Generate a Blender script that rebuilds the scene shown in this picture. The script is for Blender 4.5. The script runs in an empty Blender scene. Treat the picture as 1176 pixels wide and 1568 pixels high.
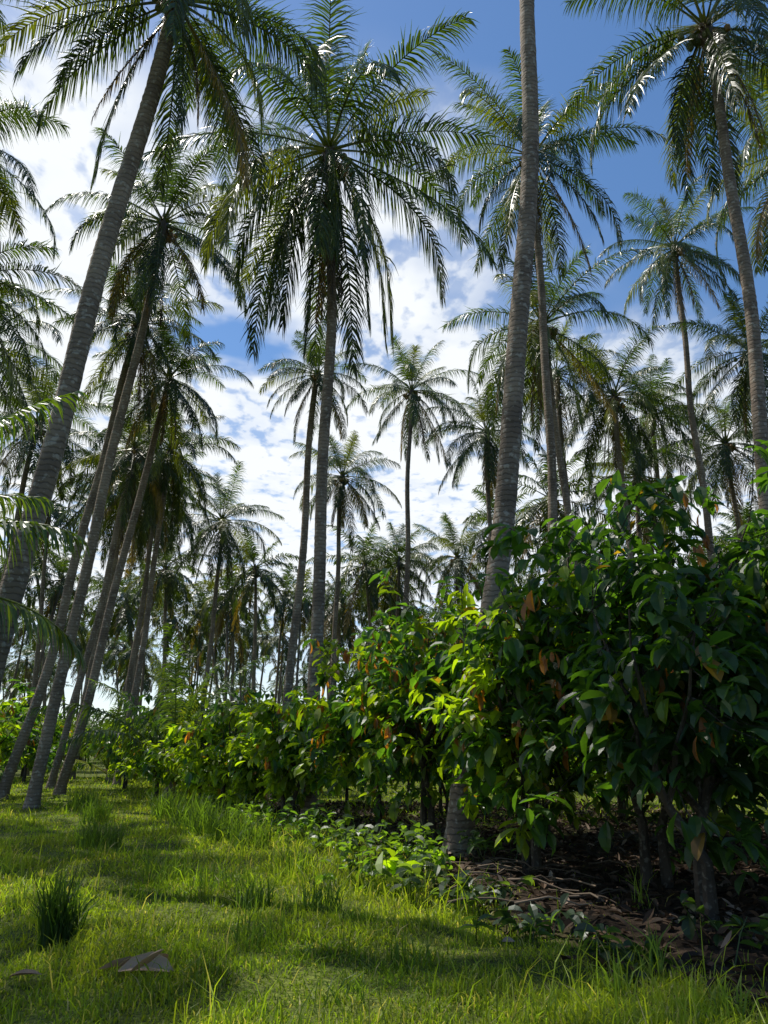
import bpy, math, numpy as np
from mathutils import Vector
rad = math.radians
scene = bpy.context.scene
scene.view_settings.view_transform = 'Standard'
scene.view_settings.look = 'None'
scene.view_settings.exposure = 0
COL = scene.collection

# ------------------------------------------------------------------ mesh helpers
class MB:
    def __init__(s): s.v=[]; s.q=[]; s.c=[]; s.m=[]; s.n=0
    def add(s, v, q, c, m=0):
        v=np.asarray(v,float).reshape(-1,3); q=np.asarray(q,int).reshape(-1,4)
        c=np.asarray(c,float)
        if c.ndim==1: c=np.tile(c,(len(v),1))
        s.v.append(v); s.q.append(q+s.n); s.c.append(c[:,:3]); s.m.append(np.full(len(q),m)); s.n+=len(v)
    def mesh(s, name, mats, smooth=False):
        v=np.concatenate(s.v); q=np.concatenate(s.q); c=np.concatenate(s.c); m=np.concatenate(s.m)
        me=bpy.data.meshes.new(name)
        me.vertices.add(len(v)); me.vertices.foreach_set('co', v.astype(np.float32).ravel())
        me.loops.add(len(q)*4); me.loops.foreach_set('vertex_index', q.astype(np.int32).ravel())
        me.polygons.add(len(q))
        me.polygons.foreach_set('loop_start', (np.arange(len(q))*4).astype(np.int32))
        me.polygons.foreach_set('material_index', m.astype(np.int32))
        me.polygons.foreach_set('use_smooth', np.full(len(q), smooth))
        me.update(calc_edges=True)
        a=me.color_attributes.new('Col','FLOAT_COLOR','POINT')
        a.data.foreach_set('color', np.concatenate([c,np.ones((len(c),1))],1).astype(np.float32).ravel())
        for mt in mats: me.materials.append(mt)
        return me

def obj(name, data, loc=(0,0,0), parent=None, rotz=0, scale=(1,1,1)):
    o=bpy.data.objects.new(name, data); COL.objects.link(o)
    o.location=loc; o.rotation_euler=(0,0,rotz); o.scale=scale
    if parent: o.parent=parent
    return o

def nrm(a): return a/np.maximum(np.linalg.norm(a,axis=-1,keepdims=True),1e-9)

def tube(P, r, sides=6):
    P=np.asarray(P,float); r=np.broadcast_to(r,(len(P),))
    T=nrm(np.gradient(P,axis=0))
    ref=np.array([0,1,0.]) if abs(T[:,1]).mean()<.8 else np.array([1.,0,0])
    A=nrm(np.cross(T,ref)); B=np.cross(T,A)
    a=np.arange(sides)*2*np.pi/sides
    V=P[:,None]+r[:,None,None]*(np.cos(a)[None,:,None]*A[:,None]+np.sin(a)[None,:,None]*B[:,None])
    n=len(P); i=np.arange(n-1)[:,None]*sides; j=np.arange(sides)[None]; k=(j+1)%sides
    Q=np.stack([i+j,i+k,i+sides+k,i+sides+j],-1).reshape(-1,4)
    return V.reshape(-1,3),Q

def strips(C, Wv):
    N,K=C.shape[:2]
    V=np.stack([C-Wv,C+Wv],2).reshape(-1,3)
    b=(np.arange(N)*K*2)[:,None]+np.arange(K-1)[None]*2
    Q=np.stack([b,b+1,b+3,b+2],-1).reshape(-1,4)
    return V,Q

# ------------------------------------------------------------------ materials
def nt(m): m.use_nodes=True; t=m.node_tree; t.nodes.clear(); return t
def N(t,k,**kw):
    n=t.nodes.new(k)
    for a,b in kw.items(): setattr(n,a,b)
    return n
def foliage(name, rough=.45, tr=.35, boost=(1.8,1.7,.7), spec=.5, nscale=3):
    m=bpy.data.materials.new(name); t=nt(m); L=t.links.new
    at=N(t,'ShaderNodeAttribute',attribute_name='Col')
    tc=N(t,'ShaderNodeTexCoord'); no=N(t,'ShaderNodeTexNoise'); no.inputs['Scale'].default_value=nscale; no.inputs['Detail'].default_value=2
    L(tc.outputs['Object'],no.inputs['Vector'])
    mr=N(t,'ShaderNodeMapRange'); mr.inputs[1].default_value=.3; mr.inputs[2].default_value=.7; mr.inputs[3].default_value=.65; mr.inputs[4].default_value=1.35
    L(no.outputs['Fac'],mr.inputs[0])
    mu=N(t,'ShaderNodeVectorMath',operation='SCALE'); L(at.outputs['Color'],mu.inputs[0]); L(mr.outputs[0],mu.inputs['Scale'])
    p=N(t,'ShaderNodeBsdfPrincipled'); p.inputs['Roughness'].default_value=rough; p.inputs['Specular IOR Level'].default_value=spec
    L(mu.outputs[0],p.inputs['Base Color'])
    m2=N(t,'ShaderNodeVectorMath',operation='MULTIPLY'); L(mu.outputs[0],m2.inputs[0]); m2.inputs[1].default_value=boost
    tl=N(t,'ShaderNodeBsdfTranslucent'); L(m2.outputs[0],tl.inputs['Color'])
    mx=N(t,'ShaderNodeMixShader'); mx.inputs[0].default_value=tr
    L(p.outputs[0],mx.inputs[1]); L(tl.outputs[0],mx.inputs[2])
    o=N(t,'ShaderNodeOutputMaterial'); L(mx.outputs[0],o.inputs['Surface'])
    return m
M_PALM=foliage('palm_leaf',.36,.32,(2.6,2.6,.5),spec=.55)
M_CACAO=foliage('cacao_leaf',.40,.44,(4.2,4.4,.6),spec=.45)
M_GRASS=foliage('grass_blade',.5,.5,(2.3,2.4,.6),spec=.3,nscale=.8)
M_LITTER=foliage('dry_leaf',.7,.1,(1,1,1),spec=.25)

def bark(name, c1, c2, c3, ring=True, sc=1.0):
    m=bpy.data.materials.new(name); t=nt(m); L=t.links.new
    tc=N(t,'ShaderNodeTexCoord')
    def noise(s,d=4):
        n=N(t,'ShaderNodeTexNoise'); n.inputs['Scale'].default_value=s; n.inputs['Detail'].default_value=d
        L(tc.outputs['Object'],n.inputs['Vector']); return n
    n1=noise(1.3*sc); n2=noise(9*sc,5)
    cr=N(t,'ShaderNodeValToRGB'); e=cr.color_ramp.elements; e[0].position=.35; e[0].color=(*c1,1); e[1].position=.65; e[1].color=(*c2,1)
    L(n1.outputs['Fac'],cr.inputs[0])
    r2=N(t,'ShaderNodeMapRange'); r2.inputs[1].default_value=.56; r2.inputs[2].default_value=.64; r2.inputs[4].default_value=.7; L(n2.outputs['Fac'],r2.inputs[0])
    mx=N(t,'ShaderNodeMixRGB'); L(r2.outputs[0],mx.inputs[0]); L(cr.outputs[0],mx.inputs[1]); mx.inputs[2].default_value=(*c3,1)
    h=n2.outputs['Fac']; colr=mx.outputs[0]
    if ring:
        w=N(t,'ShaderNodeTexWave',wave_type='BANDS',bands_direction='Z'); w.inputs['Scale'].default_value=3.2; w.inputs['Distortion'].default_value=4.0; w.inputs['Detail'].default_value=4
        w.inputs['Detail Scale'].default_value=2.5
        L(tc.outputs['Object'],w.inputs['Vector'])
        wr=N(t,'ShaderNodeMapRange'); wr.inputs[1].default_value=.0; wr.inputs[2].default_value=.3; wr.inputs[3].default_value=.62; wr.inputs[4].default_value=1.0; L(w.outputs['Fac'],wr.inputs[0])
        vm=N(t,'ShaderNodeVectorMath',operation='SCALE'); L(colr,vm.inputs[0]); L(wr.outputs[0],vm.inputs['Scale']); colr=vm.outputs[0]
        ad=N(t,'ShaderNodeMath',operation='ADD'); L(wr.outputs[0],ad.inputs[0]); L(n2.outputs['Fac'],ad.inputs[1]); h=ad.outputs[0]
    p=N(t,'ShaderNodeBsdfPrincipled'); p.inputs['Roughness'].default_value=.85; p.inputs['Specular IOR Level'].default_value=.25
    L(colr,p.inputs['Base Color'])
    b=N(t,'ShaderNodeBump'); b.inputs['Strength'].default_value=.6; b.inputs['Distance'].default_value=.03; L(h,b.inputs['Height']); L(b.outputs[0],p.inputs['Normal'])
    o=N(t,'ShaderNodeOutputMaterial'); L(p.outputs[0],o.inputs['Surface'])
    return m
M_TRUNK=bark('palm_trunk_bark',(.14,.105,.078),(.26,.20,.145),(.38,.34,.28))
M_WOOD=bark('cacao_bark',(.035,.028,.02),(.07,.054,.04),(.13,.12,.095),ring=False,sc=2)
mn=bpy.data.materials.new('coconut_husk'); t=nt(mn); at=N(t,'ShaderNodeAttribute',attribute_name='Col'); p=N(t,'ShaderNodeBsdfPrincipled'); p.inputs['Roughness'].default_value=.5
t.links.new(at.outputs['Color'],p.inputs['Base Color']); o=N(t,'ShaderNodeOutputMaterial'); t.links.new(p.outputs[0],o.inputs['Surface']); M_NUT=mn

# ------------------------------------------------------------------ palm crown
G=np.array([0,0,-1.])
def frond(mb, rng, az, el0, L, droop, col, M=75, base=np.zeros(3), ll=.85, K=4, wid=.028, limp=1.0):
    n=16; s=np.linspace(0,1,n)
    el=np.maximum(el0-droop*s**1.6, -1.5)
    azs=az+rng.normal(0,.22)*s**1.5
    T=np.stack([np.cos(el)*np.cos(azs),np.cos(el)*np.sin(azs),np.sin(el)],1)
    P=base+np.concatenate([[np.zeros(3)],np.cumsum((T[1:]+T[:-1])/2*L/(n-1),0)])
    r=np.interp(s,[0,.08,.25,1],[.07,.042,.03,.008])
    v,q=tube(P,r,4)
    rc=np.array(col)*.9+np.array([.06,.055,.005]); mb.add(v,q,rc)
    roll=rng.normal(0,.4)
    for sd in (-1,1):
        ss=np.clip(np.linspace(.17,.995,M)+rng.normal(0,.005,M),.14,1)
        keep=(rng.random(M)>.06); ss=ss[keep]; m=len(ss)
        p=np.stack([np.interp(ss,s,P[:,i]) for i in range(3)],1)
        Tt=nrm(np.stack([np.interp(ss,s,T[:,i]) for i in range(3)],1))
        a=np.interp(ss,s,azs)
        S=np.stack([-np.sin(a),np.cos(a),0*a],1)*sd
        U=nrm(np.cross(Tt,S)*sd)
        S2=nrm(S*math.cos(roll*sd)+U*math.sin(roll*sd))
        fw=np.interp(ss,[.15,.6,1],[.35,.65,1.5])[:,None]+rng.normal(0,.09,(m,1))
        d=nrm(S2+Tt*fw+U*(.15+rng.normal(0,.14,(m,1))))
        l=ll*np.interp(ss,[.15,.3,.55,.85,1],[.6,1.0,1,.75,.4])*(1+rng.normal(0,.1,m))
        g=(limp*(1+rng.normal(0,.35,m)))[:,None]
        C=[p]; D=[d]
        seg=[.25,.32,.43]; gg=[.4,1.6,3.4]
        if K==3: seg=[.42,.58]; gg=[.5,2.2]
        for sg,k in zip(seg,gg):
            dd=nrm(d+G*g*k*.62); D.append(dd); C.append(C[-1]+dd*(l*sg)[:,None])
        C=np.stack(C,1); D=np.stack(D,1)
        Wd=nrm(Tt[:,None]-(Tt[:,None]*D).sum(-1,keepdims=True)*D+rng.normal(0,.25,(m,1,3)))
        wp=np.array([.8,1,.65,.06]) if K==4 else np.array([.8,1,.1])
        V,Q=strips(C,Wd*(wid*wp)[None,:,None])
        cc=np.array(col)*(1+rng.normal(0,.18,(m,1)))+rng.normal(0,.004,(m,1))
        cc=np.repeat(np.clip(cc,.004,1),K*2,0)
        mb.add(V,Q,cc)

def sphere(c, rx, rz, rng):
    lat=np.linspace(-1.5,1.5,6); lon=np.arange(7)*2*np.pi/7
    V=np.stack([np.outer(np.cos(lat),np.cos(lon))*rx,np.outer(np.cos(lat),np.sin(lon))*rx,np.outer(np.sin(lat),np.ones(7))*rz],-1)+c
    i=np.arange(5)[:,None]*7; j=np.arange(7)[None]; k=(j+1)%7
    return V.reshape(-1,3), np.stack([i+j,i+k,i+7+k,i+7+j],-1).reshape(-1,4)

def crown(seed, nf=30, L=5.0, young=False, M=70, K=4, dead=4, nuts=True, wid=.028, lo=-1.0, dk=1.0):
    rng=np.random.default_rng(seed); mb=MB()
    for i in range(nf):
        f=i/(nf-1)
        el0=(1.42-f**.8*(1.42-lo)) if not young else 1.4-f*.8
        el0+=rng.normal(0,.13)
        az=i*2.39996+rng.normal(0,.3)
        dr=(.35+1.05*math.sin(min(1,f*1.15)*math.pi)**.8+rng.normal(0,.2)) if not young else .5+f*.6
        dr=max(dr,.2)+ (0.2 if f>.5 else 0)
        Lf=L*(.72+.30*min(1,f*4))*(1+rng.normal(0,.09))
        y=rng.random()
        col=np.array([.054,.092,.015])*(1-f)+np.array([.038,.058,.015])*f
        if y>.82: col=np.array([.11,.13,.018])
        if f>.9 and not young and rng.random()<.35: col=np.array([.17,.12,.03])
        frond(mb,rng,az,el0,Lf,dr,col*dk,M,base=np.array([0,0,.35-.5*f])+.12*np.array([math.cos(az),math.sin(az),0]),ll=.195*L+.05,K=K,wid=wid,limp=.5+1.0*f)
    for i in range(dead):
        az=rng.random()*6.28
        frond(mb,rng,az,-1.15+rng.normal(0,.12),L*.85,.4,np.array([.09,.06,.033])*(.6+.6*rng.random()),int(M*.55),base=np.array([0,0,-.3]),ll=.6,K=K,wid=wid*.8,limp=2.5)
    if nuts:
        z=np.linspace(-1.0,.6,8); v,q=tube(np.stack([0*z,0*z,z],1),np.array([.13,.18,.24,.27,.25,.2,.12,.05]),9); mb.add(v,q,[.09,.06,.035],1)
        for k in range(rng.integers(3,6)):
            a=rng.random()*6.28; n=rng.integers(4,9)
            cc=np.array([.10,.12,.03]) if rng.random()<.6 else np.array([.26,.15,.04])
            for _ in range(n):
                c=np.array([math.cos(a),math.sin(a),0])*(.42+rng.normal(0,.08))+rng.normal(0,.13,3)+[0,0,-.45]
                v,q=sphere(c,.11,.14,rng); mb.add(v,q,cc*(.8+.4*rng.random()),1)
            for _ in range(7):
                aa=a+.8+rng.normal(0,.25); ss=np.linspace(0,1,5)[:,None]
                P=np.array([0,0,-.1])+ss*np.array([math.cos(aa),math.sin(aa),.3])*.8+ss**2*np.array([0,0,-.75+rng.normal(0,.15)])
                v,q=tube(P,.012,3); mb.add(v,q,[.30,.22,.06],1)
    return mb
CR=[crown(100+i,nf=28+i%4,L=5.2,M=88,dead=2+i%3,wid=.022).mesh('palm_crown',[M_PALM,M_NUT]) for i in range(8)]
CR1=crown(131,nf=36,L=5.8,M=98,dead=4,lo=-1.35,wid=.023).mesh('palm_crown',[M_PALM,M_NUT])
CRF=[crown(200+i,nf=24,L=5.0,M=40,K=3,dead=2,wid=.046,dk=.8).mesh('palm_crown_far',[M_PALM,M_NUT]) for i in range(5)]
CRY=[crown(300+i,nf=14,L=3.6,young=True,M=60,dead=0,nuts=False,wid=.022,dk=1.6).mesh('young_palm_fronds',[M_PALM,M_NUT]) for i in range(2)]

def trunk_mesh(pts, r0, r1, rng, detail=True):
    pts=np.asarray(pts,float); z=pts[:,2]
    H=z[-1]; n=int(H/(.085 if detail else .5))
    zz=np.linspace(z[0]-.1,H,n)
    X=np.interp(zz,z,pts[:,0]); Y=np.interp(zz,z,pts[:,1])
    k=int(n*.12)|1
    if k>2:
        pad=k//2
        sm=lambda a:np.convolve(np.concatenate([a[0]+(np.arange(-pad,0)*(a[1]-a[0])),a,a[-1]+np.arange(1,pad+1)*(a[-1]-a[-2])]),np.ones(k)/k,'valid')
        X=sm(X);Y=sm(Y)
    X=X+.04*np.sin(zz*.8+rng.random()*6)+.07*np.sin(zz*.33+rng.random()*6); Y=Y+.03*np.sin(zz*.9+rng.random()*6)
    r=np.interp(zz,[0,.3,.9,H*.6,H],[r0*1.4,r0*1.12,r0,(r0+r1)/2,r1])
    if detail: r=r*(1+.03*(np.arange(n)%2)+rng.normal(0,.018,n))
    v,q=tube(np.stack([X,Y,zz],1),r,12 if detail else 7)
    mb=MB(); mb.add(v,q,[.2,.2,.2]); return mb.mesh('palm_trunk',[M_TRUNK],True)

explicit=[]
def palm(base, top, mid=None, cr=0, cs=1.0, rot=None, r0=.17, r1=.115, bend=0.0, me=None):
    rng=np.random.default_rng(int(abs(base[0]*100)+base[1]*10))
    explicit.append(base)
    e=obj('coconut_palm',None,(base[0],base[1],0))
    tp=np.array(top)-[base[0],base[1],0]
    if mid: pts=[[0,0,0]]+[[m[0]-base[0],m[1]-base[1],m[2]] for m in mid]+[list(tp)]
    else:
        f=np.linspace(0,1,9); pts=[[tp[0]*(g**.8)+bend*math.sin(g*3.14),tp[1]*g,tp[2]*g] for g in f]
    obj('trunk',trunk_mesh(pts,r0,r1,rng),parent=e)
    obj('crown',me or CR[cr%8],tuple(tp),parent=e,rotz=rng.random()*6.28 if rot is None else rot,scale=(cs,cs,cs*(.95+.1*rng.random())))
    return e

palm((-1.69,18.2),(-1.67,18.2,18.9),cs=1.0,bend=.12,r0=.165,me=CR1)
palm((1.1,12.2),(3.9,12.2,25.5),mid=[(1.32,12.2,.9),(1.94,12.2,4.1),(2.2,12.2,6.45),(2.7,12.2,10.6),(3.26,12.2,17.5)],cr=1,r0=.195,r1=.14,cs=.85)
palm((5.35,23.5),(5.9,23.5,23.8),cr=2,cs=.9,r0=.17,r1=.12)
palm((14.3,32),(14.9,32,26.0),cr=3,cs=.78)
palm((7.75,15),(8.8,15.2,20.3),cr=4,cs=.85,bend=.15,r0=.165)
palm((15.5,22),(15.3,22,22.5),cr=5,cs=.9)
palm((-5.95,11),(-4.15,11,15.8),mid=[(-5.67,11,4.1),(-5.26,11,7.1),(-4.4,11,13.3)],cr=6,cs=.72,r0=.18,r1=.14)
palm((-9.9,22),(-7.9,22,19.4),cr=7,cs=.78)
palm((-12.6,26),(-9.85,26,17.8),cr=1,cs=.7)
palm((-11.6,28),(-9.1,28,16.4),cr=2,cs=.66)
palm((.75,42),(1.73,42,23),cr=3,cs=.8)
palm((-11.4,48),(-11,48,16.3),cr=4,cs=.85)
palm((-3.4,45),(-2.7,45,18.4),cr=5,cs=.8)
palm((-3.5,25),(-2.5,25,15.0),cr=6,cs=.45,r0=.15,r1=.1)
palm((6.2,42),(6.35,42,20.2),cr=7,cs=.82)
palm((9.3,36),(9.35,36,21.0),cr=0,cs=.72)
palm((11.8,34),(11.7,34,18.6),cr=1,cs=.82)
palm((16.2,42),(16.7,42,21.2),cr=2,cs=.85)
palm((20.7,42),(21,42,19.4),cr=3,cs=.9)
palm((18.2,32),(17.9,32,20),cr=4,cs=.85)
palm((6.4,60),(6.1,60,16.8),cr=5,cs=.9)
palm((1.0,62),(1.3,62,17),cr=6,cs=.9)
palm((-13.9,18),(-13.3,18,19.2),cr=7,cs=.8)
palm((-14.6,20.5),(-13.8,20.5,16.0),cr=0,cs=.78)
palm((-18.4,28),(-17.2,28,18),cr=2,cs=.8)
palm((-19.5,36),(-18.4,36,18.0),cr=3,cs=.85)
palm((-12.3,10),(-11.6,9.8,17.8),cr=4,cs=.88)
palm((-14.2,33.5),(-12.2,33.5,15.5),cr=5,cs=.75,r0=.15)
palm((-12.2,36),(-11.2,36,16.5),cr=6,cs=.75,r0=.15)
palm((-15.6,38.5),(-14.2,38.5,15.5),cr=7,cs=.8,r0=.15)
palm((-14.5,42.5),(-13.8,42.5,17.0),cr=0,cs=.8,r0=.15)
palm((-17.8,45),(-16.8,45,17),cr=1,cs=.8,r0=.15)
palm((-17,50.5),(-16.6,50.5,18),cr=2,cs=.85,r0=.15)

def young(x,y,z,s,i=0,rot=0):
    e=obj('young_coconut_palm',None,(x,y,0))
    mb=MB(); v,q=tube([[0,0,-.05],[0,0,z*.5],[0,0,z+.3]],[.2,.17,.12],8); mb.add(v,q,[.1,.1,.05])
    obj('stem',mb.mesh('young_palm_stem',[M_TRUNK],True),parent=e)
    obj('fronds',CRY[i],(0,0,z),parent=e,rotz=rot,scale=(s,s,s))
young(-6.5,8.0,3.1,.92,1,.9)
young(-6.9,25.5,1.1,1.1,1,1.0)
young(-14,40,.5,1.1,0,2.0)

# ------------------------------------------------------------------ plantation grid + far grove
TV=[]
for i in range(6):
    rng=np.random.default_rng(50+i); lean=rng.normal(0,1.0,2)
    f=np.linspace(0,1,8); pts=[[lean[0]*g**1.6,lean[1]*g**1.6,16*g] for g in f]
    TV.append((trunk_mesh(pts,.17,.11,rng,detail=(i<3)),lean))
ex=np.array(explicit)
grove=obj('distant_palm_grove',None)
row=np.array([-.33,.944]); per=np.array([.944,.33]); g8=8.0
rng=np.random.default_rng(11)
cnt=0
for a in range(-24,28):
    for b in range(2,24):
        P=row*b*g8+per*(a*g8+2.0)+rng.normal(0,.9,2)
        D=P[1]
        if D<27 or D>175 or abs(P[0])>.70*D+5: continue
        if D>95 and rng.random()<.35: continue
        if np.min(np.linalg.norm(ex-P,axis=1))<4.2: continue
        u=P[0]/D
        h=rng.uniform(14,19.5)
        if -.32<u<.13:
            if D<52: continue
            h=min(h,.25*D+1)
        if u<=-.32 and D<40: h=rng.uniform(10,14)
        s=h/16
        tm,lean=TV[rng.integers(0,3) if D<55 else rng.integers(3,6)]
        far=D>55
        par=grove if far else obj('coconut_palm',None,(P[0],P[1],0))
        off=np.array([P[0],P[1],0]) if far else np.zeros(3)
        rz=rng.random()*6.28; c,sn=math.cos(rz),math.sin(rz)
        obj('trunk',tm,tuple(off),parent=par,rotz=rz,scale=(1,1,s))
        tp=off+[lean[0]*c-lean[1]*sn,lean[0]*sn+lean[1]*c,h]
        k=rng.uniform(.75,.95)
        me=CRF[rng.integers(0,5)] if D>42 else CR[rng.integers(0,8)]
        obj('crown',me,tuple(tp),parent=par,rotz=rng.random()*6.28,scale=(k,k,k)); cnt+=1
print('grid palms',cnt)

# ------------------------------------------------------------------ broad leaves
SS=np.array([0,.25,.55,.8,1.]); WW=np.array([.1,.7,1,.7,.03])
SS2=np.array([0,.5,1.]); WW2=np.array([.15,1,.05])
def leaves(mb, base, az, el, L, W, bend, cols, rng, lod=0, fold=.25, mat=0):
    s,w=(SS,WW) if lod==0 else (SS2,WW2)
    n=len(base); K=len(s)
    e=el[:,None]-bend[:,None]*s[None]
    T=np.stack([np.cos(e)*np.cos(az)[:,None],np.cos(e)*np.sin(az)[:,None],np.sin(e)],-1)
    ds=np.diff(s); C=np.concatenate([np.zeros((n,1,3)),np.cumsum((T[:,1:]+T[:,:-1])/2*ds[None,:,None],1)],1)*L[:,None,None]+base[:,None]
    S=np.stack([-np.sin(az),np.cos(az),0*az],1)[:,None]; U=np.cross(T,np.broadcast_to(S,T.shape))
    rl=rng.normal(0,.35,n)[:,None,None]
    S2=S*np.cos(rl)+U*np.sin(rl); U2=U*np.cos(rl)-S*np.sin(rl)
    hw=(W[:,None]*w[None]/2)[...,None]
    Lf=C-S2*hw+U2*hw*fold*2; Rt=C+S2*hw+U2*hw*fold*2
    V=np.stack([Lf,C,Rt],2).reshape(-1,3)
    b=(np.arange(n)*K*3)[:,None]+np.arange(K-1)[None]*3
    Q=np.concatenate([np.stack([b,b+1,b+4,b+3],-1).reshape(-1,4),np.stack([b+1,b+2,b+5,b+4],-1).reshape(-1,4)])
    mb.add(V,Q,np.repeat(cols,K*3,0),mat)

def cacao(seed,H,Rr,ncl,yellow=.15,flush=.02,lod=0,leafL=.27,name='cacao_tree',shade_tint=1.0):
    rng=np.random.default_rng(seed); mb=MB()
    nodes=[]
    nst=rng.integers(1,3)
    for st in range(nst):
        bx=rng.normal(0,.12,2); fk=H*rng.uniform(.24,.36); tip=np.array([bx[0]+rng.normal(0,.12),bx[1]+rng.normal(0,.12),fk])
        P=np.array([[bx[0],bx[1],-.08],[bx[0]*.9,bx[1]*1.1,fk*.5],tip]); v,q=tube(P,[.075,.055,.045],7); mb.add(v,q,[.1,.1,.1],1)
        for k in range(5):
            a=rng.random()*6.28; r=Rr*rng.uniform(.35,.85); top=np.array([math.cos(a)*r,math.sin(a)*r,H*rng.uniform(.6,.92)])
            ss=np.linspace(0,1,7)[:,None]; mid=(tip+top)/2+[math.cos(a)*r*.15,math.sin(a)*r*.15,-.1]
            P=(1-ss)**2*tip+2*ss*(1-ss)*mid+ss**2*top+rng.normal(0,.03,(7,3)); P[0]=tip
            v,q=tube(P,np.linspace(.034,.010,7),5); mb.add(v,q,[.1,.1,.1],1); nodes+=list(P[1:])
    nodes=np.array(nodes)
    d=nrm(rng.normal(0,1,(ncl,3))); rr=rng.random(ncl)**.45
    an=np.arctan2(d[:,1],d[:,0])
    lob=1+.24*np.sin(3*an+seed)+.2*np.sin(5*d[:,2]*2+seed*2+2*an)+.10*np.sin(7*an+4*d[:,2]+seed)
    c=d*rr[:,None]*lob[:,None]*[Rr,Rr,H*.40]+[0,0,H*.58]
    c=c[c[:,2]>.3]; ncl=len(c)
    gp=np.sin(c[:,0]*2.6+seed)*np.sin(c[:,1]*2.4+1+seed)*np.sin(c[:,2]*3.0+2); c=c[gp<.3]; ncl=len(c)
    dist=np.linalg.norm(c[:,None]-nodes[None],axis=2); ni=dist.argmin(1)
    if lod==0:
        A=nodes[ni]; mids=(A+c)/2+[0,0,-.08]
        C=np.stack([A,mids,c],1); Wd=np.zeros_like(C); Wd[:,:,0]=.007; v,q=strips(C,Wd); mb.add(v,q,[.07,.07,.03],1)
        Wd2=np.zeros_like(C); Wd2[:,:,1]=.007; v,q=strips(C,Wd2); mb.add(v,q,[.07,.07,.03],1)
    nl=7; n=ncl*nl
    base=np.repeat(c,nl,0)+rng.normal(0,.07,(n,3))
    out=np.arctan2(base[:,1],base[:,0])
    az=np.where(rng.random(n)<.45,out+rng.normal(0,.7,n),rng.random(n)*6.28)
    el=rng.normal(-.3,.4,n); L=leafL*rng.uniform(.55,1.3,n); W=L*rng.uniform(.38,.52,n); bend=rng.uniform(.3,1.1,n)
    cl=np.repeat(rng.random(ncl)*.55+.45*(.5+.5*np.sin(c[:,0]*2.9+seed)*np.cos(c[:,2]*3.1+c[:,1]*2)),nl)
    yt=np.quantile(cl,yellow)
    col=(np.array([.028,.062,.018])+rng.random((n,1))*np.array([.022,.045,.008]))*shade_tint  # last factor puts shade into the leaf colour of right-hand trees
    ym=cl<yt; col[ym]=np.array([.135,.185,.018])*(.6+.7*rng.random((ym.sum(),1)))  # yellow-green leaves; share raised at centre and left to paint sunlit patches
    ym=(rng.random(n)<.02); col[ym]=np.array([.17,.10,.03])*(.6+.7*rng.random((ym.sum(),1)))
    zt=np.repeat(c[:,2]>H*.40,nl)
    fm=np.repeat(rng.random(ncl)<flush*3,nl)&zt&(rng.random(n)<.6); col[fm]=np.array([.26,.10,.035])*(.35+.9*rng.random((fm.sum(),1))); el[fm]=-1.2; L[fm]*=.8; W[fm]*=.7
    leaves(mb,base,az,el,L,W,bend,col,rng,lod)
    return mb.mesh(name,[M_CACAO,M_WOOD])

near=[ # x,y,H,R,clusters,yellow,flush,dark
 (3.3,9.3,4.8,1.75,580,.07,.02,.85),(5.6,8.6,4.9,2.0,680,.03,.02,.8),(3.15,7.9,3.6,1.2,210,.03,.02,.8),  # low last values: shade painted into the leaf colour
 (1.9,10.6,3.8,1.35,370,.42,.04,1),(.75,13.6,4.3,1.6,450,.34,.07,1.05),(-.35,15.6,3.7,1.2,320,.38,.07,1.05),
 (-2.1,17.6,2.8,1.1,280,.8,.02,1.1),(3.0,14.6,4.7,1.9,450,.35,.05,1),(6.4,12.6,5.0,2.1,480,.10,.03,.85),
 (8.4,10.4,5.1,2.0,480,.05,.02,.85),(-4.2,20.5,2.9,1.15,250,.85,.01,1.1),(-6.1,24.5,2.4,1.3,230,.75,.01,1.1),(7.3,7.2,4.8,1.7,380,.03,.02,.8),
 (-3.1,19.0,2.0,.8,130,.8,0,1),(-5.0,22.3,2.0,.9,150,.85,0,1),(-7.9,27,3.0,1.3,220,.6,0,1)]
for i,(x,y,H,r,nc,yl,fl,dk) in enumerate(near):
    obj('cacao_tree',cacao(400+i,H,r,int(nc*1.15),yl,fl,shade_tint=dk),(x,y,0))
CF=[cacao(450+i,3.6,1.9,150,.55 if i%2 else .25,.01,lod=1,leafL=.4,name='cacao_tree_far') for i in range(4)]
rng=np.random.default_rng(5)
for i,(x,y) in enumerate([(-8.6,30),(-10.8,33),(1.5,19.5),(5.5,18),(9.5,16),(12,13),(3,24),(7.5,23),(12,20),(-13.8,26.5),(-16,25),(-18.5,31),(-7,35),(15.5,17),(13,26),(1,30),(6,30),(10,31),(18,27),(-1,23),(-2.5,28),(-4.5,31),(4,36),(-1,36)]):
    s=rng.uniform(.65,1.15); obj('cacao_tree',CF[i%4],(x,y,0),rotz=rng.random()*6.28,scale=(s,s,s*rng.uniform(.8,1.0)))
th=obj('distant_bushes',None)
for i in range(170):
    D=rng.uniform(40,150); x=rng.uniform(-.75,.75)*D
    if -.42<x/D<-.34 and D<80: continue
    s=rng.uniform(.6,1.4)*(1+D/130); obj('bush',CF[i%4],(x,D,-.2),parent=th,rotz=rng.random()*6.28,scale=(s,s,s*.85))

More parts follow.
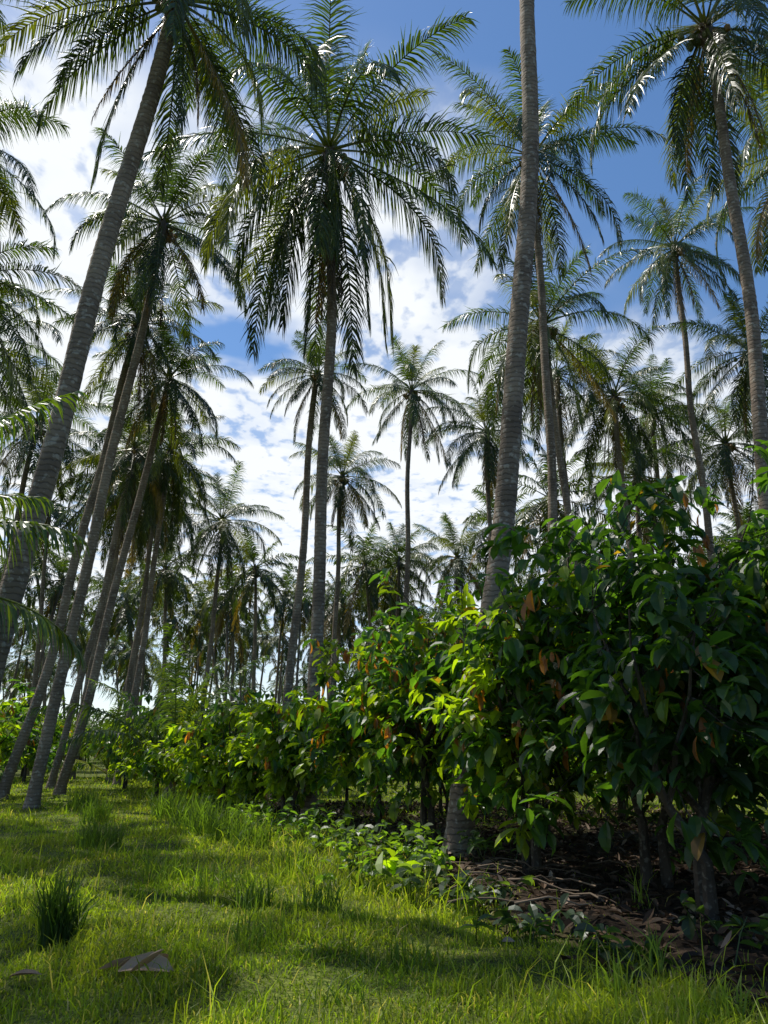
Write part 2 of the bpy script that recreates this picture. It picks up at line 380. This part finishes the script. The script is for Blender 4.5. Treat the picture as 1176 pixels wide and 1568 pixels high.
# ------------------------------------------------------------------ ground
BY=np.array([0,5,6.5,8.5,13.5,18,23,28,60,400.]); BX=np.array([4.5,2.25,1.45,.65,-.5,-2.5,-4.6,-7,-20,-130.])
def bound(y): return np.interp(y,BY,BX)
def wob(x,y): return .35*np.sin(x*2.1+y*1.3)+.25*np.sin(x*4.7-y*3.1+1)+.15*np.sin(9*x+7*y)
def ghz(x,y): return (.05*np.sin(x*.9+.4)*np.sin(y*.7)+.03*np.sin(x*2.3+y*1.9)+.02*np.sin(4.1*x-3.3*y))*np.clip(1-np.hypot(x,y)/60,0,1)
def axis(near,step,far,n):
    a=np.arange(-near,near+1e-6,step); b=near+np.geomspace(1,far,n); return np.concatenate([-b[::-1],a,b])
gx=axis(14,.2,600,30); gy=np.concatenate([-np.geomspace(2,300,14)[::-1],np.arange(-1,34,.2),34+np.geomspace(.6,800,34)])
X,Y=np.meshgrid(gx,gy); Z=ghz(X,Y)-.02
lit=1/(1+np.exp(-(X-bound(Y)+wob(X,Y)*.7)*3.5))
lit=lit*np.clip(1-(Y-15+wob(X,Y)*3)/5,.12,1)
V=np.stack([X,Y,Z],-1).reshape(-1,3); nx=len(gx); ny=len(gy)
i=np.arange(ny-1)[:,None]*nx+np.arange(nx-1)[None]; Q=np.stack([i,i+1,i+nx+1,i+nx],-1).reshape(-1,4)
m=bpy.data.materials.new('ground_grass_and_soil'); t=nt(m); L=t.links.new
at=N(t,'ShaderNodeAttribute',attribute_name='Col'); sp=N(t,'ShaderNodeSeparateColor'); L(at.outputs['Color'],sp.inputs[0])
tc=N(t,'ShaderNodeTexCoord')
def nz(s,d=5):
    n=N(t,'ShaderNodeTexNoise'); n.inputs['Scale'].default_value=s; n.inputs['Detail'].default_value=d; L(tc.outputs['Object'],n.inputs['Vector']); return n
def ramp(src,a,ca,b,cb):
    r=N(t,'ShaderNodeValToRGB'); e=r.color_ramp.elements; e[0].position=a; e[0].color=(*ca,1); e[1].position=b; e[1].color=(*cb,1); L(src,r.inputs[0]); return r
g1=ramp(nz(1.2).outputs['Fac'],.35,(.06,.085,.018),.65,(.16,.20,.035)); g2=ramp(nz(30).outputs['Fac'],.35,(.35,.35,.35),.65,(1.25,1.2,1.1))
gr=N(t,'ShaderNodeMixRGB',blend_type='MULTIPLY'); gr.inputs[0].default_value=1; L(g1.outputs[0],gr.inputs[1]); L(g2.outputs[0],gr.inputs[2])
so=ramp(nz(14).outputs['Fac'],.35,(.018,.012,.008),.7,(.055,.036,.024))
mx=N(t,'ShaderNodeMixRGB'); L(sp.outputs[0],mx.inputs[0]); L(gr.outputs[0],mx.inputs[1]); L(so.outputs[0],mx.inputs[2])
p=N(t,'ShaderNodeBsdfPrincipled'); p.inputs['Roughness'].default_value=.9; p.inputs['Specular IOR Level'].default_value=.15; L(mx.outputs[0],p.inputs['Base Color'])
b=N(t,'ShaderNodeBump'); b.inputs['Distance'].default_value=.05; b.inputs['Strength'].default_value=.8; L(nz(18).outputs['Fac'],b.inputs['Height']); L(b.outputs[0],p.inputs['Normal'])
o=N(t,'ShaderNodeOutputMaterial'); L(p.outputs[0],o.inputs['Surface'])
mb=MB(); mb.add(V,Q,np.repeat(lit.reshape(-1,1),3,1)); obj('ground',mb.mesh('ground',[m],True))

# ------------------------------------------------------------------ grass
def blades(mb,x,y,h,w,col,rng,lean=.5,z0=None):
    n=len(x); z=ghz(x,y)-.02 if z0 is None else z0
    a=rng.random(n)*6.28; l=np.abs(rng.normal(0,lean,n))
    d=np.stack([np.cos(a)*l,np.sin(a)*l,np.ones(n)],1)
    p0=np.stack([x,y,z],1); d1=nrm(d); d2=nrm(d*[2.4,2.4,.65])
    C=np.stack([p0,p0+d1*(h*.55)[:,None],p0+d1*(h*.55)[:,None]+d2*(h*.45)[:,None]],1)
    b=rng.random(n)*6.28; W=np.stack([np.cos(b),np.sin(b),0*b],1)
    V,Q=strips(C,W[:,None]*w[:,None,None]*np.array([.8,.9,.1])[None,:,None])
    mb.add(V,Q,np.repeat(col,6,0))
rng=np.random.default_rng(21)
n=480000
D=3.3*np.exp(rng.random(n)*math.log(48/3.3)); x=rng.uniform(-.68,.6,n)*(D+1.5)
edge=bound(D)-x-wob(x,D)*.6
keep=(edge>0)|(rng.random(n)<np.exp(edge*2.2)*.5+.015)|((D>17)&(rng.random(n)<.5))
cl1=np.sin(x*3.1+D*2.2)+np.sin(x*1.3-D*1.7+2)+.8*np.sin(x*7.3-D*5.9)+.6*np.sin(x*11.7+D*9.1+1)
keep&=rng.random(n)<np.clip(cl1*.22+.75,.35,1)
x=x[keep];D=D[keep];edge=edge[keep];cl1=cl1[keep];n=len(x)
pt=.5+.25*np.sin(x*1.7+D*.9)+.25*np.sin(x*.8-D*1.4+1)+.2*np.sin(x*5+D*4)
h=(.020+.045*rng.random(n)**1.7)*(1+.7*np.clip(pt,0,1)+.35*np.clip(cl1,-1,2))
tall=(rng.random(n)<np.clip(.04+.03*(cl1>1.3)+.25*np.exp(-((edge-.9)/1.1)**2)*(D>8.5)+.02*(D>8),0,.4)); h[tall]*=rng.uniform(1.8,4.8,tall.sum())
w=.0020+.00042*D+.001*rng.random(n)
col=np.array([.13,.195,.018])*(.5+.95*rng.random((n,1)))
k=np.clip(pt,0,1)[:,None]*.6; col=col*(1-k)+np.array([.25,.28,.035])*(.7+.6*rng.random((n,1)))*k
col=col*(1+.10*np.clip(cl1,-2,1))[:,None]
st=rng.random(n)<.10; col[st]=np.array([.34,.30,.14])
mb=MB(); blades(mb,x,D,h,w,col,rng,.7)
obj('grass',mb.mesh('grass',[M_GRASS]))

def tuft(name,x,y,nb,hh,spread,c,ww=.006,lean=.3):
    rng=np.random.default_rng(int(abs(x*77+y*31)))
    mb=MB(); a=rng.random(nb)*6.28; r=spread*np.sqrt(rng.random(nb))
    xx=np.cos(a)*r; yy=np.sin(a)*r
    blades(mb,xx,yy,hh*rng.uniform(.45,1.1,nb),np.full(nb,ww)*rng.uniform(.6,1.2,nb),np.array(c)*(.7+.6*rng.random((nb,1))),rng,lean,z0=np.full(nb,-.03))
    obj(name,mb.mesh(name,[M_GRASS]),(x,y,float(ghz(x,y))))
tuft('tall_grass_tuft',-2.62,6.7,190,.60,.14,(.035,.07,.016),.009,.28)
for (x,y,nb,h) in [(-2.7,10.2,130,.4),(-1.9,9.5,80,.35),(-4.6,13,180,.55),(-3.4,15,220,.75),(-2.8,14.2,200,.7),(-2.2,13.2,160,.65),(-4.2,17,200,.8),(-1.2,11,120,.4),(-5.2,19,200,.8),(-1.1,6.9,60,.3),(-.6,8.1,80,.34),(-1.3,8.3,80,.36),(-6.5,18,160,.6),(.2,6.4,50,.26),(-.3,5.5,40,.25),(-8,21,200,.7)]:
    tuft('tall_grass_tuft',x,y,nb,h,.35 if y>9 else .2,(.085,.14,.025),.004+.0004*y,.4)
for (x,y,nb,h) in [(1.96,6.1,14,.5),(2.05,6.5,12,.45),(2.6,8.3,14,.5),(1.5,5.6,18,.35),(2.1,5.2,26,.3),(.95,5.2,24,.25),(1.0,8.6,12,.4)]:
    tuft('grass_sprout',x,y,nb,h,.1,(.15,.22,.04),.008,.55)

# ------------------------------------------------------------------ litter
rng=np.random.default_rng(31); n=15000
y=rng.uniform(4.5,24,n); x=bound(y)+rng.uniform(-.5,1,n)*1.0+rng.random(n)**1.0*11
k=(x-bound(y)+wob(x,y)*.5>-.1)|(rng.random(n)<.06); x=x[k];y=y[k];n=len(x)
base=np.stack([x,y,ghz(x,y)+rng.uniform(.0,.04,n)],1)
c=np.array([.085,.052,.03])*(.3+1.1*rng.random((n,1))**1.5); pl=rng.random(n)<.08; c[pl]=np.array([.27,.20,.145])*(.6+.6*rng.random((pl.sum(),1)))
mb=MB(); leaves(mb,base,rng.random(n)*6.28,rng.normal(.1,.25,n),rng.uniform(.08,.2,n),rng.uniform(.035,.085,n),rng.normal(.2,.5,n),c,rng,0,fold=.35)
obj('leaf_litter',mb.mesh('leaf_litter',[M_LITTER]))
mb=MB(); r2=np.random.default_rng(3)
b0=np.array([[-1.80,5.72,.08],[-1.95,5.76,.08],[-1.7,5.66,.09],[-2.3,5.68,.07],[-1.65,5.74,.08]])
leaves(mb,b0,np.array([.15,.45,-.35,3.0,.9]),np.array([.3,.1,.3,.05,.6]),np.array([.38,.36,.3,.24,.24]),np.array([.14,.09,.10,.06,.10]),np.array([.7,.3,-.5,.3,1.0]),np.array([[.36,.24,.15]]*5)*np.array([[1],[.8],[1.1],[.7],[.9]]),r2,0,fold=.4)
obj('fallen_dry_leaf',mb.mesh('fallen_dry_leaf',[M_LITTER],True))
mb=MB(); r2=np.random.default_rng(9)
for k in range(60):
    x0=r2.normal(1.5,.75); y0=r2.normal(9.8,1.1); a=r2.normal(.1,.9); l=r2.uniform(.3,1.2)
    if x0<bound(y0): continue
    P=np.array([[x0-math.cos(a)*l/2*(1-2*s_),y0-math.sin(a)*l/2*(1-2*s_),.04+.03*math.sin(s_*5)] for s_ in np.linspace(0,1,6)])+r2.normal(0,.012,(6,3))+[0,0,r2.uniform(0,.1)]
    v,q=tube(P,np.linspace(1,.5,6)*r2.uniform(.005,.016),5); mb.add(v,q,np.array([.13,.095,.065])*(.5+r2.random()))
obj('fallen_branches',mb.mesh('fallen_branches',[M_LITTER],True))

# ------------------------------------------------------------------ undergrowth plants
def herb(x,y,n,sp,hh,c,Lf=.16):
    rng=np.random.default_rng(int(abs(x*91+y*17)*3)); mb=MB()
    for k in range(n):
        px,py=rng.normal(0,sp,2); H=hh*rng.uniform(.4,1.1); ln=rng.normal(0,.12,2)
        P=np.array([[px,py,-.03],[px+ln[0]*.5,py+ln[1]*.5,H*.6],[px+ln[0],py+ln[1],H]]); v,q=tube(P,[.006,.005,.003],3); mb.add(v,q,[.06,.09,.03])
        m_=rng.integers(4,8); f=rng.uniform(.35,1,m_); base=np.stack([px+ln[0]*f,py+ln[1]*f,H*f],1)
        L_=Lf*rng.uniform(.6,1.25,m_)
        leaves(mb,base,rng.random(m_)*6.28,rng.normal(.15,.35,m_),L_,L_*rng.uniform(.42,.65,m_),rng.uniform(.3,.9,m_),np.array(c)*(.65+.7*rng.random((m_,1))),rng,0)
    obj('undergrowth_plant',mb.mesh('undergrowth_plant',[M_CACAO]),(x,y,float(ghz(x,y))))
for a in [(-.9,13.2,22,.3,.5,(.06,.10,.035)),(-.4,11.6,22,.32,.45,(.07,.11,.04)),(.2,11.2,20,.28,.5,(.05,.09,.03)),(.0,9.8,18,.28,.42,(.07,.12,.03)),(.45,9.0,18,.28,.35,(.06,.09,.04)),(.9,8.4,14,.25,.3,(.05,.08,.04)),(.55,10.3,16,.25,.5,(.1,.16,.03)),(-1.6,14.6,24,.35,.55,(.06,.11,.03)),(1.2,7.3,12,.25,.25,(.04,.07,.035)),(-2.6,16.6,20,.35,.5,(.07,.12,.03)),(1.6,11.3,12,.25,.45,(.05,.09,.03)),(-3.9,19,20,.4,.5,(.06,.1,.02)),(1.8,6.4,9,.2,.22,(.035,.06,.03)),(2.9,6.6,10,.25,.3,(.03,.055,.02))]:
    herb(*a)
herb(.15,9.3,3,.1,.5,(.17,.24,.02),.26)

# ------------------------------------------------------------------ light, sky
AZ=rad(-56); EL=rad(61)
sd=Vector((math.cos(EL)*math.sin(AZ),math.cos(EL)*math.cos(AZ),math.sin(EL)))
ld=bpy.data.lights.new('sun','SUN'); ld.energy=5.0; ld.angle=rad(.5); ld.color=(1,.95,.86)
lo=bpy.data.objects.new('sun',ld); COL.objects.link(lo); lo.rotation_euler=sd.to_track_quat('Z','Y').to_euler(); lo.location=(0,0,60)
w=bpy.data.worlds.new('World'); scene.world=w; w.use_nodes=True; t=w.node_tree; t.nodes.clear(); L=t.links.new
sky=N(t,'ShaderNodeTexSky',sky_type='NISHITA'); sky.sun_disc=False; sky.sun_elevation=EL; sky.sun_rotation=AZ; sky.air_density=1.0; sky.dust_density=.25; sky.ozone_density=2.6
hs=N(t,'ShaderNodeHueSaturation'); hs.inputs['Saturation'].default_value=1.15; L(sky.outputs[0],hs.inputs['Color'])
bg=N(t,'ShaderNodeBackground'); bg.inputs['Strength'].default_value=.15; L(hs.outputs[0],bg.inputs[0])
tc=N(t,'ShaderNodeTexCoord'); sx=N(t,'ShaderNodeSeparateXYZ'); L(tc.outputs['Generated'],sx.inputs[0])
def mt(op,a,b=None,c=None,clamp=False):
    n=N(t,'ShaderNodeMath',operation=op); n.use_clamp=clamp
    for i_,v_ in enumerate((a,b,c)):
        if v_ is None: continue
        if isinstance(v_,(int,float)): n.inputs[i_].default_value=v_
        else: L(v_,n.inputs[i_])
    return n.outputs[0]
zz=mt('MAXIMUM',sx.outputs[2],.04); u=mt('DIVIDE',sx.outputs[0],zz); v=mt('DIVIDE',sx.outputs[1],zz)
cx=N(t,'ShaderNodeCombineXYZ'); L(u,cx.inputs[0]); L(v,cx.inputs[1])
def wn(scale,detail,dist=0,vec=None,rough=.55):
    n=N(t,'ShaderNodeTexNoise'); n.inputs['Scale'].default_value=scale; n.inputs['Detail'].default_value=detail; n.inputs['Distortion'].default_value=dist; n.inputs['Roughness'].default_value=rough
    L(vec or cx.outputs[0],n.inputs['Vector']); return n.outputs['Fac']
def mr(x,a,b,c=0,d=1,smooth=True):
    n=N(t,'ShaderNodeMapRange'); n.interpolation_type='SMOOTHSTEP' if smooth else 'LINEAR'
    L(x,n.inputs[0]); n.inputs[1].default_value=a; n.inputs[2].default_value=b; n.inputs[3].default_value=c; n.inputs[4].default_value=d; return n.outputs[0]
mp=N(t,'ShaderNodeMapping'); mp.inputs['Rotation'].default_value=(0,0,rad(-35)); mp.inputs['Scale'].default_value=(1.5,1.0,1); L(cx.outputs[0],mp.inputs[0])
big=wn(1.3,3,.2)
cov=mt('ADD',mt('SUBTRACT',v,mt('MULTIPLY',u,.8)),mt('MULTIPLY',mt('SUBTRACT',big,.5),2.0))
cov=mr(cov,.75,1.55)
du=mt('SUBTRACT',u,-.37); dv=mt('SUBTRACT',v,1.68); dd=mt('SQRT',mt('ADD',mt('MULTIPLY',du,du),mt('MULTIPLY',dv,dv)))
hole=mr(mt('ADD',dd,mt('MULTIPLY',mt('SUBTRACT',wn(5,3),.5),.3)),.08,.25)
cell=wn(13,4,.15,mp.outputs[0],.5); mid=wn(3.2,4,.2)
thr=mt('SUBTRACT',.62,mt('ADD',mt('MULTIPLY',cov,.26),mt('MULTIPLY',mt('SUBTRACT',mid,.5),.6)))
puff=mr(mt('SUBTRACT',cell,thr),-.08,.13)
soft=mt('MULTIPLY',cov,mr(mid,.32,.60,.38,.95))
den=mt('ADD',mt('MULTIPLY',mt('MULTIPLY',puff,cov),.55),mt('MULTIPLY',soft,.56),clamp=True)
den=mt('MULTIPLY',den,hole)
lowf=mr(v,4,8,1,.55); den=mt('MULTIPLY',den,lowf)
bc=N(t,'ShaderNodeBackground'); bc.inputs['Color'].default_value=(.93,.965,1,1); bc.inputs['Strength'].default_value=1.05
mxs=N(t,'ShaderNodeMixShader'); L(den,mxs.inputs[0]); L(bg.outputs[0],mxs.inputs[1]); L(bc.outputs[0],mxs.inputs[2])
wo=N(t,'ShaderNodeOutputWorld'); L(mxs.outputs[0],wo.inputs['Surface'])

cd=bpy.data.cameras.new('camera'); co=bpy.data.objects.new('camera',cd); COL.objects.link(co)
co.location=(0,0,1.5); co.rotation_euler=(rad(90+17.9),0,0); cd.sensor_fit='VERTICAL'; cd.sensor_height=36; cd.sensor_width=27; cd.lens=26; cd.clip_end=3000; cd.clip_start=.05
scene.camera=co
